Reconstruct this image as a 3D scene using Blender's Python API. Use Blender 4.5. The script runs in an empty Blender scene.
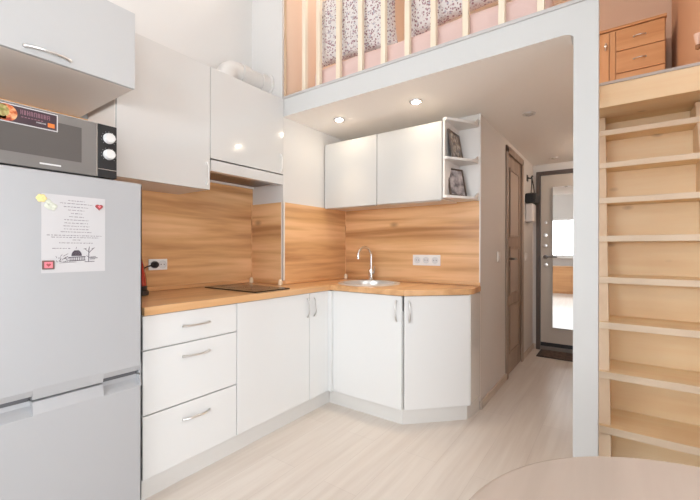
import bpy, bmesh, math, random
from mathutils import Vector, Matrix, Euler
random.seed(7)
C = bpy.context.scene.collection
PI = math.pi

# ------------------------------------------------------------------ mesh helpers
def nb(): return bmesh.new()

def box(bm, x0, y0, z0, x1, y1, z1, bev=0.0, seg=2, rot=None, mi=0):
    x0, x1 = min(x0, x1), max(x0, x1); y0, y1 = min(y0, y1), max(y0, y1); z0, z1 = min(z0, z1), max(z0, z1)
    t = bmesh.new()
    bmesh.ops.create_cube(t, size=1)
    for v in t.verts:
        v.co = Vector(((x0+x1)/2 + v.co.x*(x1-x0), (y0+y1)/2 + v.co.y*(y1-y0), (z0+z1)/2 + v.co.z*(z1-z0)))
    if bev > 0:
        bev = min(bev, .45*min(x1-x0, y1-y0, z1-z0))
        bmesh.ops.bevel(t, geom=t.edges[:], offset=bev, segments=seg, affect='EDGES', profile=.5)
    if rot is not None:
        c = Vector(((x0+x1)/2, (y0+y1)/2, (z0+z1)/2))
        bmesh.ops.rotate(t, verts=t.verts, cent=c, matrix=rot)
    for f in t.faces: f.material_index = mi
    merge(bm, t)

def merge(bm, t):
    me = bpy.data.meshes.new('tmp'); t.to_mesh(me); t.free(); bm.from_mesh(me); bpy.data.meshes.remove(me)

def prism(bm, pts, z0, z1, bev=0.0, mi=0):
    """polygon in XY, extruded in Z"""
    t = bmesh.new()
    a = [t.verts.new((p[0], p[1], z0)) for p in pts]; b = [t.verts.new((p[0], p[1], z1)) for p in pts]
    n = len(pts)
    t.faces.new(a[::-1]); t.faces.new(b)
    for i in range(n): t.faces.new((a[i], a[(i+1) % n], b[(i+1) % n], b[i]))
    bmesh.ops.recalc_face_normals(t, faces=t.faces)
    if bev > 0: bmesh.ops.bevel(t, geom=t.edges[:], offset=bev, segments=2, affect='EDGES', profile=.5)
    for f in t.faces: f.material_index = mi
    merge(bm, t)

def extr(bm, pts, axis, a0, a1, mi=0):
    """2-D profile extruded along an axis ('x': profile in YZ, 'y': profile in XZ)"""
    t = bmesh.new()
    def P(p, a): return (a, p[0], p[1]) if axis == 'x' else (p[0], a, p[1])
    a = [t.verts.new(P(p, a0)) for p in pts]; b = [t.verts.new(P(p, a1)) for p in pts]
    n = len(pts); t.faces.new(a[::-1]); t.faces.new(b)
    for i in range(n): t.faces.new((a[i], a[(i+1) % n], b[(i+1) % n], b[i]))
    bmesh.ops.recalc_face_normals(t, faces=t.faces)
    for f in t.faces: f.material_index = mi
    merge(bm, t)

def hexa(bm, lo, hi):
    t = bmesh.new()
    a = [t.verts.new(p) for p in lo]; b = [t.verts.new(p) for p in hi]
    t.faces.new(a[::-1]); t.faces.new(b)
    for i in range(4): t.faces.new((a[i], a[(i+1) % 4], b[(i+1) % 4], b[i]))
    bmesh.ops.recalc_face_normals(t, faces=t.faces)
    merge(bm, t)

def lathe(bm, prof, c, seg=32, axis='z', mi=0, loop=False):
    """prof = [(r, h)...] turned about the axis through c"""
    t = bmesh.new(); rings = []
    if loop: prof = list(prof) + [prof[0]]
    for r, h in prof:
        ring = []
        for i in range(seg):
            an = 2*PI*i/seg
            p = (r*math.cos(an), r*math.sin(an), h)
            if axis == 'x': p = (h, p[0], p[1])
            elif axis == 'y': p = (p[0], h, p[1])
            ring.append(t.verts.new((c[0]+p[0], c[1]+p[1], c[2]+p[2])))
        rings.append(ring)
    for a, b in zip(rings, rings[1:]):
        for i in range(seg): t.faces.new((a[i], a[(i+1) % seg], b[(i+1) % seg], b[i]))
    if prof[0][0] > 1e-6 and not loop: t.faces.new(rings[0][::-1])
    if prof[-1][0] > 1e-6 and not loop: t.faces.new(rings[-1])
    bmesh.ops.remove_doubles(t, verts=t.verts, dist=1e-6)
    bmesh.ops.recalc_face_normals(t, faces=t.faces)
    for f in t.faces: f.material_index = mi
    merge(bm, t)

def tube(bm, pts, r, seg=12, mi=0):
    t = bmesh.new(); pts = [Vector(p) for p in pts]; rings = []
    rr = r if isinstance(r, (list, tuple)) else [r]*len(pts)
    prev = None
    for i, p in enumerate(pts):
        d = (pts[min(i+1, len(pts)-1)] - pts[max(i-1, 0)]).normalized()
        if prev is None:
            u = d.orthogonal().normalized()
        else:
            u = (prev - d*prev.dot(d)).normalized()
        prev = u; w = d.cross(u)
        rings.append([t.verts.new(p + (u*math.cos(2*PI*k/seg) + w*math.sin(2*PI*k/seg))*rr[i]) for k in range(seg)])
    for a, b in zip(rings, rings[1:]):
        for k in range(seg): t.faces.new((a[k], a[(k+1) % seg], b[(k+1) % seg], b[k]))
    t.faces.new(rings[0][::-1]); t.faces.new(rings[-1])
    bmesh.ops.recalc_face_normals(t, faces=t.faces)
    for f in t.faces: f.material_index = mi
    merge(bm, t)

def pillow_bm(w, h, th, n=26):
    bm = nb(); top = {}; bot = {}
    for i in range(n+1):
        for j in range(n+1):
            u = -1 + 2*i/n; v = -1 + 2*j/n
            e = max(0, (1-abs(u)**3.2))*max(0, (1-abs(v)**3.2))
            pin = 1 - .07*(1-abs(v)**2)*(abs(u)**6) ; pin2 = 1 - .09*(1-abs(u)**2)*(abs(v)**6)
            x = u*w/2*pin; z = v*h/2*pin2
            y = th/2*e**.45 + .006*math.sin(5*u+2*v)*e
            top[i, j] = bm.verts.new((x, -y, z))
            bot[i, j] = top[i, j] if (i in (0, n) or j in (0, n)) else bm.verts.new((x, y*.8, z))
    for i in range(n):
        for j in range(n):
            bm.faces.new((top[i, j], top[i+1, j], top[i+1, j+1], top[i, j+1]))
            q = [bot[i, j], bot[i, j+1], bot[i+1, j+1], bot[i+1, j]]
            if len(set(q)) == 4:
                try: bm.faces.new(q)
                except ValueError: pass
    bmesh.ops.recalc_face_normals(bm, faces=bm.faces)
    return bm

def wloc(o):
    v = Vector(o.location)
    while o.parent: o = o.parent; v += Vector(o.location)
    return v

def obj(name, bm, mat, parent=None, smooth=35):
    if parent is None:
        xs = [v.co.x for v in bm.verts]; ys = [v.co.y for v in bm.verts]; zs = [v.co.z for v in bm.verts]
        base = Vector(((min(xs)+max(xs))/2, (min(ys)+max(ys))/2, min(zs)))
    else: base = wloc(parent)
    bmesh.ops.translate(bm, verts=bm.verts, vec=-base)
    me = bpy.data.meshes.new(name); bm.to_mesh(me); bm.free()
    if smooth:
        for p in me.polygons: p.use_smooth = True
        me.set_sharp_from_angle(angle=math.radians(smooth))
    o = bpy.data.objects.new(name, me); C.objects.link(o)
    if smooth:
        wn = o.modifiers.new('weighted_normals', 'WEIGHTED_NORMAL'); wn.keep_sharp = True; wn.weight = 100
    for m in (mat if isinstance(mat, (list, tuple)) else [mat]): me.materials.append(m)
    if parent is None: o.location = base
    else: o.parent = parent
    return o

def thing(name, loc, label, cat, group=None):
    o = bpy.data.objects.new(name, None); C.objects.link(o); o.location = loc
    o.empty_display_size = .05
    return tag(o, label, cat, group)

def tag(o, label, cat, group=None, kind=None):
    o['label'] = label; o['category'] = cat
    if group: o['group'] = group
    if kind: o['kind'] = kind
    return o

def struct(name, bm, mat, label=None, cat=None):
    o = obj(name, bm, mat); o['kind'] = 'structure'
    if label: o['label'] = label; o['category'] = cat
    return o

def B(*a, **k):
    bm = nb(); box(bm, *a, **k); return bm

# ------------------------------------------------------------------ materials
def mk(name):
    m = bpy.data.materials.new(name); m.use_nodes = True
    nt = m.node_tree; b = nt.nodes['Principled BSDF']
    return m, nt, b

def P(name, col, rough=.5, metal=0., coat=0., spec=.5, bump=0., bscale=200., var=0., vscale=3.):
    m, nt, b = mk(name)
    b.inputs['Base Color'].default_value = (*col, 1)
    b.inputs['Roughness'].default_value = rough; b.inputs['Metallic'].default_value = metal
    b.inputs['Coat Weight'].default_value = coat; b.inputs['Coat Roughness'].default_value = .05
    b.inputs['Specular IOR Level'].default_value = spec
    tc = nt.nodes.new('ShaderNodeTexCoord')
    if var > 0:
        n = nt.nodes.new('ShaderNodeTexNoise'); n.inputs['Scale'].default_value = vscale; n.inputs['Detail'].default_value = 4
        r = nt.nodes.new('ShaderNodeValToRGB')
        r.color_ramp.elements[0].position = .3; r.color_ramp.elements[1].position = .7
        r.color_ramp.elements[0].color = (*[c*(1-var) for c in col], 1); r.color_ramp.elements[1].color = (*[min(1, c*(1+var*.5)) for c in col], 1)
        nt.links.new(tc.outputs['Object'], n.inputs['Vector']); nt.links.new(n.outputs['Fac'], r.inputs['Fac']); nt.links.new(r.outputs['Color'], b.inputs['Base Color'])
    if bump > 0:
        n = nt.nodes.new('ShaderNodeTexNoise'); n.inputs['Scale'].default_value = bscale
        bp = nt.nodes.new('ShaderNodeBump'); bp.inputs['Strength'].default_value = bump; bp.inputs['Distance'].default_value = .002
        nt.links.new(tc.outputs['Object'], n.inputs['Vector']); nt.links.new(n.outputs['Fac'], bp.inputs['Height']); nt.links.new(bp.outputs['Normal'], b.inputs['Normal'])
    return m

def wood(name, c0, c1, c2, axis='y', rough=.4, band=7., grain=60., stretch=.09, knots=.5, kscale=2.2, coat=0., seed=0., kr=.05):
    """streaky wood: grain runs along the axis"""
    m, nt, b = mk(name); L = nt.links.new; N = nt.nodes.new
    tc = N('ShaderNodeTexCoord'); mp = N('ShaderNodeMapping')
    s = [1., 1., 1.]; s['xyz'.index(axis)] = stretch
    mp.inputs['Scale'].default_value = s; mp.inputs['Location'].default_value = (seed, seed*1.7, seed*.6)
    L(tc.outputs['Object'], mp.inputs['Vector'])
    n1 = N('ShaderNodeTexNoise'); n1.inputs['Scale'].default_value = band; n1.inputs['Detail'].default_value = 3; n1.inputs['Distortion'].default_value = .6
    L(mp.outputs['Vector'], n1.inputs['Vector'])
    n2 = N('ShaderNodeTexNoise'); n2.inputs['Scale'].default_value = grain; n2.inputs['Detail'].default_value = 5; n2.inputs['Roughness'].default_value = .65
    L(mp.outputs['Vector'], n2.inputs['Vector'])
    r = N('ShaderNodeValToRGB'); e = r.color_ramp.elements
    e[0].position = .33; e[0].color = (*c0, 1); e[1].position = .66; e[1].color = (*c2, 1)
    k = e.new(.5); k.color = (*c1, 1)
    mx = N('ShaderNodeMath'); mx.operation = 'MULTIPLY_ADD'; mx.inputs[1].default_value = .22; 
    L(n2.outputs['Fac'], mx.inputs[0])
    sub = N('ShaderNodeMath'); sub.operation = 'SUBTRACT'; sub.inputs[1].default_value = .11
    L(n1.outputs['Fac'], sub.inputs[0]); L(sub.outputs[0], mx.inputs[2]); L(mx.outputs[0], r.inputs['Fac'])
    out = r.outputs['Color']
    if knots > 0:
        mp2 = N('ShaderNodeMapping'); s2 = [1., 1., 1.]; s2['xyz'.index(axis)] = .55; mp2.inputs['Scale'].default_value = s2
        mp2.inputs['Location'].default_value = (seed, .3+seed, .2)
        L(tc.outputs['Object'], mp2.inputs['Vector'])
        vo = N('ShaderNodeTexVoronoi'); vo.inputs['Scale'].default_value = kscale
        L(mp2.outputs['Vector'], vo.inputs['Vector'])
        r2 = N('ShaderNodeValToRGB'); r2.color_ramp.elements[0].position = .01; r2.color_ramp.elements[0].color = (1, 1, 1, 1)
        r2.color_ramp.elements[1].position = kr; r2.color_ramp.elements[1].color = (0, 0, 0, 1)
        L(vo.outputs['Distance'], r2.inputs['Fac'])
        mu = N('ShaderNodeMath'); mu.operation = 'MULTIPLY'; mu.inputs[1].default_value = knots
        L(r2.outputs['Color'], mu.inputs[0])
        mix = N('ShaderNodeMixRGB'); mix.inputs['Color2'].default_value = (*[c*.45 for c in c0], 1)
        L(mu.outputs[0], mix.inputs['Fac']); L(out, mix.inputs['Color1']); out = mix.outputs['Color']
    L(out, b.inputs['Base Color']); b.inputs['Roughness'].default_value = rough; b.inputs['Coat Weight'].default_value = coat
    bp = N('ShaderNodeBump'); bp.inputs['Strength'].default_value = .06; bp.inputs['Distance'].default_value = .002
    L(n2.outputs['Fac'], bp.inputs['Height']); L(bp.outputs['Normal'], b.inputs['Normal'])
    return m

def floor_mat():
    m, nt, b = mk('laminate_floor'); L = nt.links.new; N = nt.nodes.new
    tc = N('ShaderNodeTexCoord'); mp = N('ShaderNodeMapping'); mp.inputs['Rotation'].default_value = (0, 0, PI/2)
    L(tc.outputs['Object'], mp.inputs['Vector'])
    br = N('ShaderNodeTexBrick'); br.inputs['Scale'].default_value = 1; br.inputs['Brick Width'].default_value = 1.25; br.inputs['Row Height'].default_value = .19
    br.inputs['Mortar Size'].default_value = .0012; br.offset = .37
    br.inputs['Color1'].default_value = (.68, .625, .57, 1); br.inputs['Color2'].default_value = (.72, .665, .61, 1); br.inputs['Mortar'].default_value = (.62, .56, .51, 1)
    L(mp.outputs['Vector'], br.inputs['Vector'])
    mp2 = N('ShaderNodeMapping'); mp2.inputs['Scale'].default_value = (1, .06, 1); L(tc.outputs['Object'], mp2.inputs['Vector'])
    n = N('ShaderNodeTexNoise'); n.inputs['Scale'].default_value = 26; n.inputs['Detail'].default_value = 6; L(mp2.outputs['Vector'], n.inputs['Vector'])
    r = N('ShaderNodeValToRGB'); r.color_ramp.elements[0].position = .3; r.color_ramp.elements[0].color = (.91, .885, .87, 1)
    r.color_ramp.elements[1].position = .65; r.color_ramp.elements[1].color = (1.02, 1.02, 1.02, 1); L(n.outputs['Fac'], r.inputs['Fac'])
    mx = N('ShaderNodeMixRGB'); mx.blend_type = 'MULTIPLY'; mx.inputs['Fac'].default_value = 1
    L(br.outputs['Color'], mx.inputs['Color1']); L(r.outputs['Color'], mx.inputs['Color2']); L(mx.outputs['Color'], b.inputs['Base Color'])
    b.inputs['Roughness'].default_value = .34
    return m

def flecks_mat():
    m, nt, b = mk('floral_cotton'); L = nt.links.new; N = nt.nodes.new
    tc = N('ShaderNodeTexCoord'); out = None
    base = N('ShaderNodeRGB'); base.outputs[0].default_value = (.76, .73, .72, 1); out = base.outputs[0]
    for i, (sc, th, col) in enumerate(((46, .25, (.40, .24, .28)), (60, .23, (.24, .12, .14)), (38, .20, (.44, .42, .48)), (70, .20, (.50, .36, .37)))):
        mp = N('ShaderNodeMapping'); mp.inputs['Location'].default_value = (i*1.3, i*.7, i*2.1); L(tc.outputs['Object'], mp.inputs['Vector'])
        v = N('ShaderNodeTexVoronoi'); v.inputs['Scale'].default_value = sc; v.inputs['Randomness'].default_value = 1; L(mp.outputs['Vector'], v.inputs['Vector'])
        r = N('ShaderNodeValToRGB'); r.color_ramp.elements[0].position = th; r.color_ramp.elements[0].color = (1, 1, 1, 1)
        r.color_ramp.elements[1].position = th+.08; r.color_ramp.elements[1].color = (0, 0, 0, 1); L(v.outputs['Distance'], r.inputs['Fac'])
        mx = N('ShaderNodeMixRGB'); mx.inputs['Color2'].default_value = (*col, 1)
        L(r.outputs['Color'], mx.inputs['Fac']); L(out, mx.inputs['Color1']); out = mx.outputs['Color']
    L(out, b.inputs['Base Color']); b.inputs['Roughness'].default_value = .9
    return m

def photo_mat(name, c0, c1, c2, scale=22):
    m, nt, b = mk(name); L = nt.links.new; N = nt.nodes.new
    tc = N('ShaderNodeTexCoord'); n = N('ShaderNodeTexNoise'); n.inputs['Scale'].default_value = scale; n.inputs['Detail'].default_value = 3
    r = N('ShaderNodeValToRGB'); e = r.color_ramp.elements; e[0].position = .35; e[0].color = (*c0, 1); e[1].position = .65; e[1].color = (*c2, 1)
    k = e.new(.5); k.color = (*c1, 1)
    L(tc.outputs['Object'], n.inputs['Vector']); L(n.outputs['Fac'], r.inputs['Fac']); L(r.outputs['Color'], b.inputs['Base Color'])
    b.inputs['Roughness'].default_value = .25
    return m

def emit(name, col, s):
    m, nt, b = mk(name); b.inputs['Base Color'].default_value = (*col, 1)
    b.inputs['Emission Color'].default_value = (*col, 1); b.inputs['Emission Strength'].default_value = s
    return m

def glass_mat():
    m = bpy.data.materials.new('window_glass'); m.use_nodes = True; nt = m.node_tree; nt.nodes.clear()
    o = nt.nodes.new('ShaderNodeOutputMaterial'); t = nt.nodes.new('ShaderNodeBsdfTransparent'); g = nt.nodes.new('ShaderNodeBsdfGlossy')
    g.inputs['Roughness'].default_value = .02; f = nt.nodes.new('ShaderNodeFresnel'); f.inputs['IOR'].default_value = 1.3
    mx = nt.nodes.new('ShaderNodeMixShader'); nt.links.new(f.outputs[0], mx.inputs[0]); nt.links.new(t.outputs[0], mx.inputs[1]); nt.links.new(g.outputs[0], mx.inputs[2])
    nt.links.new(mx.outputs[0], o.inputs['Surface']); return m

WHITE_WALL = P('white_painted_wall', (.68, .665, .65), .7, bump=.05, bscale=120)
CEIL = P('white_ceiling_paint', (.93, .90, .86), .75)
PEACH = P('peach_painted_wall', (.74, .57, .45), .8, bump=.05, bscale=90)
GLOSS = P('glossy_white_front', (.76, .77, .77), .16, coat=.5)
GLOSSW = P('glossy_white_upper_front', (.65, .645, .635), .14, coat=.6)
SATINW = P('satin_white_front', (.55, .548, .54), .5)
MATTE = P('white_laminate_board', (.78, .76, .74), .45)
PLINTH = P('white_plinth_board', (.70, .69, .67), .35)
WRAP = P('pale_beige_board', (.74, .68, .63), .5)
STEEL = P('brushed_steel', (.70, .69, .67), .28, metal=.4)
CHROME = P('polished_chrome', (.80, .80, .80), .08, metal=1.)
SATIN = P('satin_nickel', (.72, .71, .70), .3, metal=1.)
ALU = P('pale_aluminium_profile', (.80, .74, .68), .35)
FRIDGE = P('fridge_silver_white_enamel', (.42, .425, .44), .3, coat=.2, bump=.03, bscale=350)
FRIDGE_DARK = P('fridge_dark_gap', (.10, .10, .11), .5)
MICRO = P('microwave_grey_mirror_glass', (.20, .185, .175), .16, coat=.3)
MICROWIN = P('microwave_dark_window', (.105, .095, .09), .1, coat=.4)
BLACK = P('black_plastic', (.018, .018, .02), .35)
DARKBODY = P('dark_grey_steel_case', (.12, .12, .12), .4)
BLACKGLASS = P('black_ceramic_glass', (.02, .015, .014), .14, spec=.22)
KNOBW = P('silver_white_knob', (.72, .71, .70), .3)
RED = P('red_glossy_enamel', (.34, .015, .012), .15, coat=.5)
PLASTICW = P('white_plastic', (.80, .79, .78), .3)
SOCKHOLE = P('grey_socket_recess', (.66, .67, .68), .5)
PAPER = P('white_paper', (.56, .55, .56), .8)
INK = P('grey_ink', (.20, .18, .20), .8)
INKD = P('dark_violet_ink', (.09, .07, .09), .8)
HEART = P('dull_red_enamel', (.36, .07, .07), .4)
PINK = P('bright_pink_enamel', (.80, .22, .27), .4)
BROWNMAG = P('brown_magnet_frame', (.16, .08, .07), .5)
YELLOW = P('yellow_petal', (.80, .66, .30), .5)
PALEGREEN = P('pale_green_leaf', (.62, .64, .55), .5)
SPLASH = {a: wood('honey_wood_panel_'+a, (.43, .205, .08), (.66, .37, .17), (.82, .51, .27), axis=a, rough=.3, band=9, grain=34, stretch=.075, knots=.55, kscale=2.4, coat=.15, seed=s, kr=.065) for a, s in (('y', 1.3), ('x', 4.1))}
TOPWOOD = wood('honey_worktop_wood', (.52, .28, .125), (.66, .38, .18), (.74, .45, .23), axis='y', rough=.28, band=9, grain=60, stretch=.1, knots=.3, coat=.2, seed=2.2)
TOPWOODX = wood('honey_worktop_wood_cross', (.52, .28, .125), (.66, .38, .18), (.74, .45, .23), axis='x', rough=.28, band=9, grain=60, stretch=.1, knots=.3, coat=.2, seed=3.2)
PINE = wood('pale_pine_board', (.85, .63, .38), (.90, .71, .46), (.92, .76, .52), axis='x', rough=.5, band=7, grain=45, stretch=.07, knots=.6, kscale=5.5, seed=.7, kr=.11)
PINEN = wood('pale_pine_nosing', (.78, .64, .48), (.83, .70, .54), (.85, .73, .58), axis='x', rough=.5, band=7, grain=50, stretch=.07, knots=.3, kscale=5, seed=2.7)
PINEZ = wood('pale_pine_upright', (.80, .62, .44), (.84, .67, .49), (.87, .71, .53), axis='z', rough=.5, band=12, grain=60, stretch=.07, knots=.3, kscale=5, seed=1.9)
BALU = wood('cream_pine_baluster', (.78, .66, .50), (.83, .72, .57), (.86, .77, .62), axis='z', rough=.5, band=14, grain=60, stretch=.05, knots=.0, seed=5.)
DRESS = wood('orange_alder_veneer', (.55, .28, .125), (.63, .34, .16), (.69, .40, .20), axis='x', rough=.35, band=9, grain=50, stretch=.06, knots=.0, seed=6.)
DRESSZ = wood('orange_alder_upright', (.55, .28, .125), (.63, .34, .16), (.69, .40, .20), axis='z', rough=.35, band=9, grain=50, stretch=.06, knots=.0, seed=7.)
DOORW = wood('taupe_oak_door', (.27, .195, .15), (.33, .245, .19), (.39, .30, .24), axis='z', rough=.4, band=12, grain=60, stretch=.05, knots=.0, seed=8.)
TABLEW = wood('pinkish_beige_table', (.43, .355, .30), (.49, .405, .35), (.54, .455, .395), axis='y', rough=.35, band=9, grain=40, stretch=.08, knots=.0, seed=9.)
FLOOR = floor_mat()
SKIRT = P('pale_beige_skirting', (.62, .54, .47), .45, var=.1)
DARKFRAME = P('dark_brown_metal_frame', (.09, .065, .055), .4)
DOORLEAF = P('beige_grey_door_leaf', (.55, .50, .44), .4)
MIRROR = P('door_mirror', (.90, .90, .89), .015, metal=1.)
MATM = P('brown_coir', (.13, .085, .065), .95, bump=.8, bscale=150, var=.5, vscale=40)
MATEDGE = P('dark_brown_rubber_edge', (.06, .042, .035), .8)
BLACKFAB = P('black_nylon', (.02, .02, .022), .7)
WHITEFAB = P('white_cloth', (.70, .68, .68), .8)
GREYFAB = P('grey_cloth', (.35, .32, .31), .8)
BEDSPREAD = P('rose_pink_bedspread', (.74, .55, .51), .9, bump=.3, bscale=60)
FLORAL = flecks_mat()
GREYCAP = P('grey_metal_edging', (.52, .50, .49), .4)
LAMPON = emit('lamp_lens_lit', (1., .84, .62), 100)
LAMPOFF = P('lamp_lens_unlit', (.55, .52, .48), .2)
PHOTO1 = photo_mat('sepia_print', (.10, .07, .05), (.30, .22, .16), (.55, .47, .38), 26)
PHOTO2 = photo_mat('grey_print', (.16, .15, .16), (.40, .37, .38), (.58, .54, .54), 18)
FRAMEM = P('dark_bronze_frame', (.10, .07, .055), .35)
FOOD = photo_mat('pizza_print', (.30, .05, .03), (.62, .17, .06), (.72, .42, .22), 60)
GREENS = photo_mat('green_salad_print', (.20, .22, .05), (.35, .25, .10), (.45, .42, .16), 90)
LABELDK = P('dark_violet_label', (.06, .035, .045), .3)
LABELTX = P('mauve_label_print', (.30, .15, .19), .4)
ORANGE = P('orange_label_badge', (.75, .20, .04), .4)
GLASS = glass_mat()
CURTAIN = P('white_curtain_cloth', (.80, .78, .75), .9)
FILTER = P('hood_filter_mesh', (.16, .12, .10), .35, metal=.7)
TAPEW = P('pale_cream_caulk_cap', (.80, .66, .48), .4)
DUCT = P('white_duct_plastic', (.66, .64, .62), .6)

# ------------------------------------------------------------------ dimensions
XF, LEN = .60, 1.30            # base front plane of the left run, its length
S, T, YB = .58, .325, .547     # sink front width, 45 degree end, back wall
XW = 1.50                      # hall wall plane
CH = .335; YC = -.205          # duct box
ZL = 2.179                     # loft deck
ZC = 2.056                     # low ceiling
YE = 2.53                      # entrance wall
YR = -4.3                      # rear wall with the windows
XR = 2.72; XRR = 3.4
ZT = 4.0

# ------------------------------------------------------------------ the setting
struct('floor', B(-.1, YR-.1, -.1, XRR+.1, 2.98, 0), FLOOR)
struct('wall_left', B(-.1, YR, 0, 0, 2.98, ZT), WHITE_WALL)
struct('wall_duct', B(0, YC, 0, CH, YB, ZL+.001), WHITE_WALL)
struct('wall_duct_upper', B(0, YC, ZL+.001, CH-.012, 2.88, ZT), WHITE_WALL)
struct('wall_back', B(CH, YB, 0, XW, YB+.1, ZC), WHITE_WALL)
bm = nb()
box(bm, XW-.1, YB+.1, 0, XW, 1.285, ZC); box(bm, XW-.1, 1.935, 0, XW, YE, ZC); box(bm, XW-.1, 1.285, 1.965, XW, 1.935, ZC)
struct('wall_hall', bm, WHITE_WALL)
DX0, DX1, DZ1 = 1.545, 2.47, 1.965
bm = nb()
box(bm, XW-.1, YE, 0, DX0, YE+.12, ZC); box(bm, DX1, YE, 0, XR, YE+.12, ZC); box(bm, DX0, YE, DZ1, DX1, YE+.12, ZC)
struct('wall_entrance', bm, WHITE_WALL)
bm = nb(); box(bm, XR, -.1, 0, XRR, 0, ZT); box(bm, XR, 0, 0, XR+.1, 2.98, ZT)
struct('wall_right_stairs', bm, P('peach_wall_shaded', (.68, .45, .31), .8))  # peach wall in a darker copy, its shade put into the colour
VY0, VY1, VZ0, VZ1 = -3.7, -1.2, .12, 1.9
bm = nb(); box(bm, XRR, YR, 0, XRR+.1, VY0, ZT); box(bm, XRR, VY1, 0, XRR+.1, 0, ZT); box(bm, XRR, VY0, 0, XRR+.1, VY1, VZ0); box(bm, XRR, VY0, VZ1, XRR+.1, VY1, ZT)
struct('wall_right', bm, WHITE_WALL)
bm = nb()
for k in range(3):
    y = VY0 + (VY1-VY0-.06)*k/2; box(bm, XRR+.03, y, VZ0, XRR+.08, y+.06, VZ1, .004)
box(bm, XRR+.03, VY0, VZ0, XRR+.08, VY1, VZ0+.06, .004); box(bm, XRR+.03, VY0, VZ1-.06, XRR+.08, VY1, VZ1, .004)
w = struct('window_3', bm, PLASTICW)  # unseen side window added to light the left-run fronts
obj('window_glass', B(XRR+.052, VY0+.03, VZ0+.03, XRR+.058, VY1-.03, VZ1-.03), GLASS, w)
obj('window_sill', B(XRR-.10, VY0-.03, VZ0-.03, XRR+.03, VY1+.03, VZ0-.001, .005), PLASTICW, w)
struct('wall_loft_left', B(CH-.012, YC+.035, ZL+.001, CH, 2.88, ZT), PEACH)
struct('wall_loft_back', B(0, 2.88, ZL, XR, 2.98, ZT), PEACH)
struct('ceiling', B(-.1, YR-.1, ZT, XRR+.1, 2.98, ZT+.1), CEIL)
bm = nb()
prism(bm, [(CH, YC+.1), (2.17, YC+.1), (2.17, .83), (XR, .83), (XR, 2.88), (CH, 2.88)], ZC, ZL-.03)
struct('ceiling_low', bm, CEIL)
bm = nb()
prism(bm, [(CH, YC+.1), (2.17, YC+.1), (2.17, .83), (XR, .83), (XR, 2.88), (CH, 2.88)], ZL-.03, ZL)
struct('floor_loft', bm, PINE)
# white beam and post, one boxed-in piece with a small mitre in the corner
ZBm = 2.056
bm = nb()
extr(bm, [(CH, ZBm), (2.085, ZBm), (2.106, ZBm-.006), (2.118, ZBm-.018), (2.118, 0), (2.209, 0), (2.209, ZL), (CH, ZL)], 'y', YC, YC+.1)
bm.normal_update()
for f in bm.faces: f.material_index = 1 if f.normal.z < -.9 and f.calc_center_median().z > 1 else 0
struct('trim_1', bm, [P('white_beam_paint', (.60, .60, .592), .55), CEIL])
struct('trim_2', B(CH-.005, YC-.006, ZL, 2.209, YC+.1, ZL+.018, .003), GREYCAP)
# rear wall: mirrored window below, upper window added to light the loft
bm = nb()
W0, W1 = .35, 3.05
ZA, ZB_, ZC2, ZD = .92, 1.95, 2.75, 3.7
box(bm, 0, YR-.1, 0, W0, YR, ZT); box(bm, W1, YR-.1, 0, XRR, YR, ZT)
box(bm, W0, YR-.1, 0, W1, YR, ZA); box(bm, W0, YR-.1, ZB_, W1, YR, ZC2); box(bm, W0, YR-.1, ZD, W1, YR, ZT)
struct('wall_rear', bm, WHITE_WALL)
for i, (a, b_) in enumerate(((ZA, ZB_), (ZC2, ZD)), 1):
    bm = nb()
    for k in range(4):
        x = W0 + (W1-W0-.06)*k/3; box(bm, x, YR-.08, a, x+.06, YR-.03, b_, .004)
    box(bm, W0, YR-.08, a, W1, YR-.03, a+.06, .004); box(bm, W0, YR-.08, b_-.06, W1, YR-.03, b_, .004)
    w = struct('window_%d' % i, bm, PLASTICW)
    obj('window_glass', B(W0+.03, YR-.058, a+.03, W1-.03, YR-.052, b_-.03), GLASS, w)
    obj('window_sill', B(W0-.03, YR-.03, a-.03, W1+.03, YR+.12, a-.001, .005), PLASTICW, w)

# skirtings
struct('baseboard_hall', B(XW, YB-.012, 0, XW+.014, 1.285, .058, .004), SKIRT)
struct('baseboard_hall_far', B(XW, 1.935, 0, XW+.014, YE, .058, .004), SKIRT)
struct('baseboard_entrance', B(XW+.014, YE-.014, 0, DX0, YE, .058, .004), SKIRT)
struct('trim_3', B(XW-.004, YB-.014, .06, XW+.004, YB, ZC, .002), PLASTICW)

# ------------------------------------------------------------------ handles
def bow_handle(bm, a, b, out, r=.0042, rise=.018):
    """bow from a to b standing off the front along 'out'"""
    a, b, out = Vector(a), Vector(b), Vector(out); d = b-a; n = 14; pts = []; rr = []
    for i in range(n+1):
        t = i/n
        h = rise*(1-abs(2*t-1)**2.6)
        pts.append(a + d*t + out*(h+.004)); rr.append(r*(1.35-.5*(1-abs(2*t-1))))
    tube(bm, pts, rr, 10)
    for p in (a, b):
        tube(bm, [p - out*.001, p + out*.008], r*1.5, 10)

def handle(parent, a, b, out, mat=SATIN, **k):
    bm = nb(); bow_handle(bm, a, b, out, **k); return obj('handle', bm, mat, parent)

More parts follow.
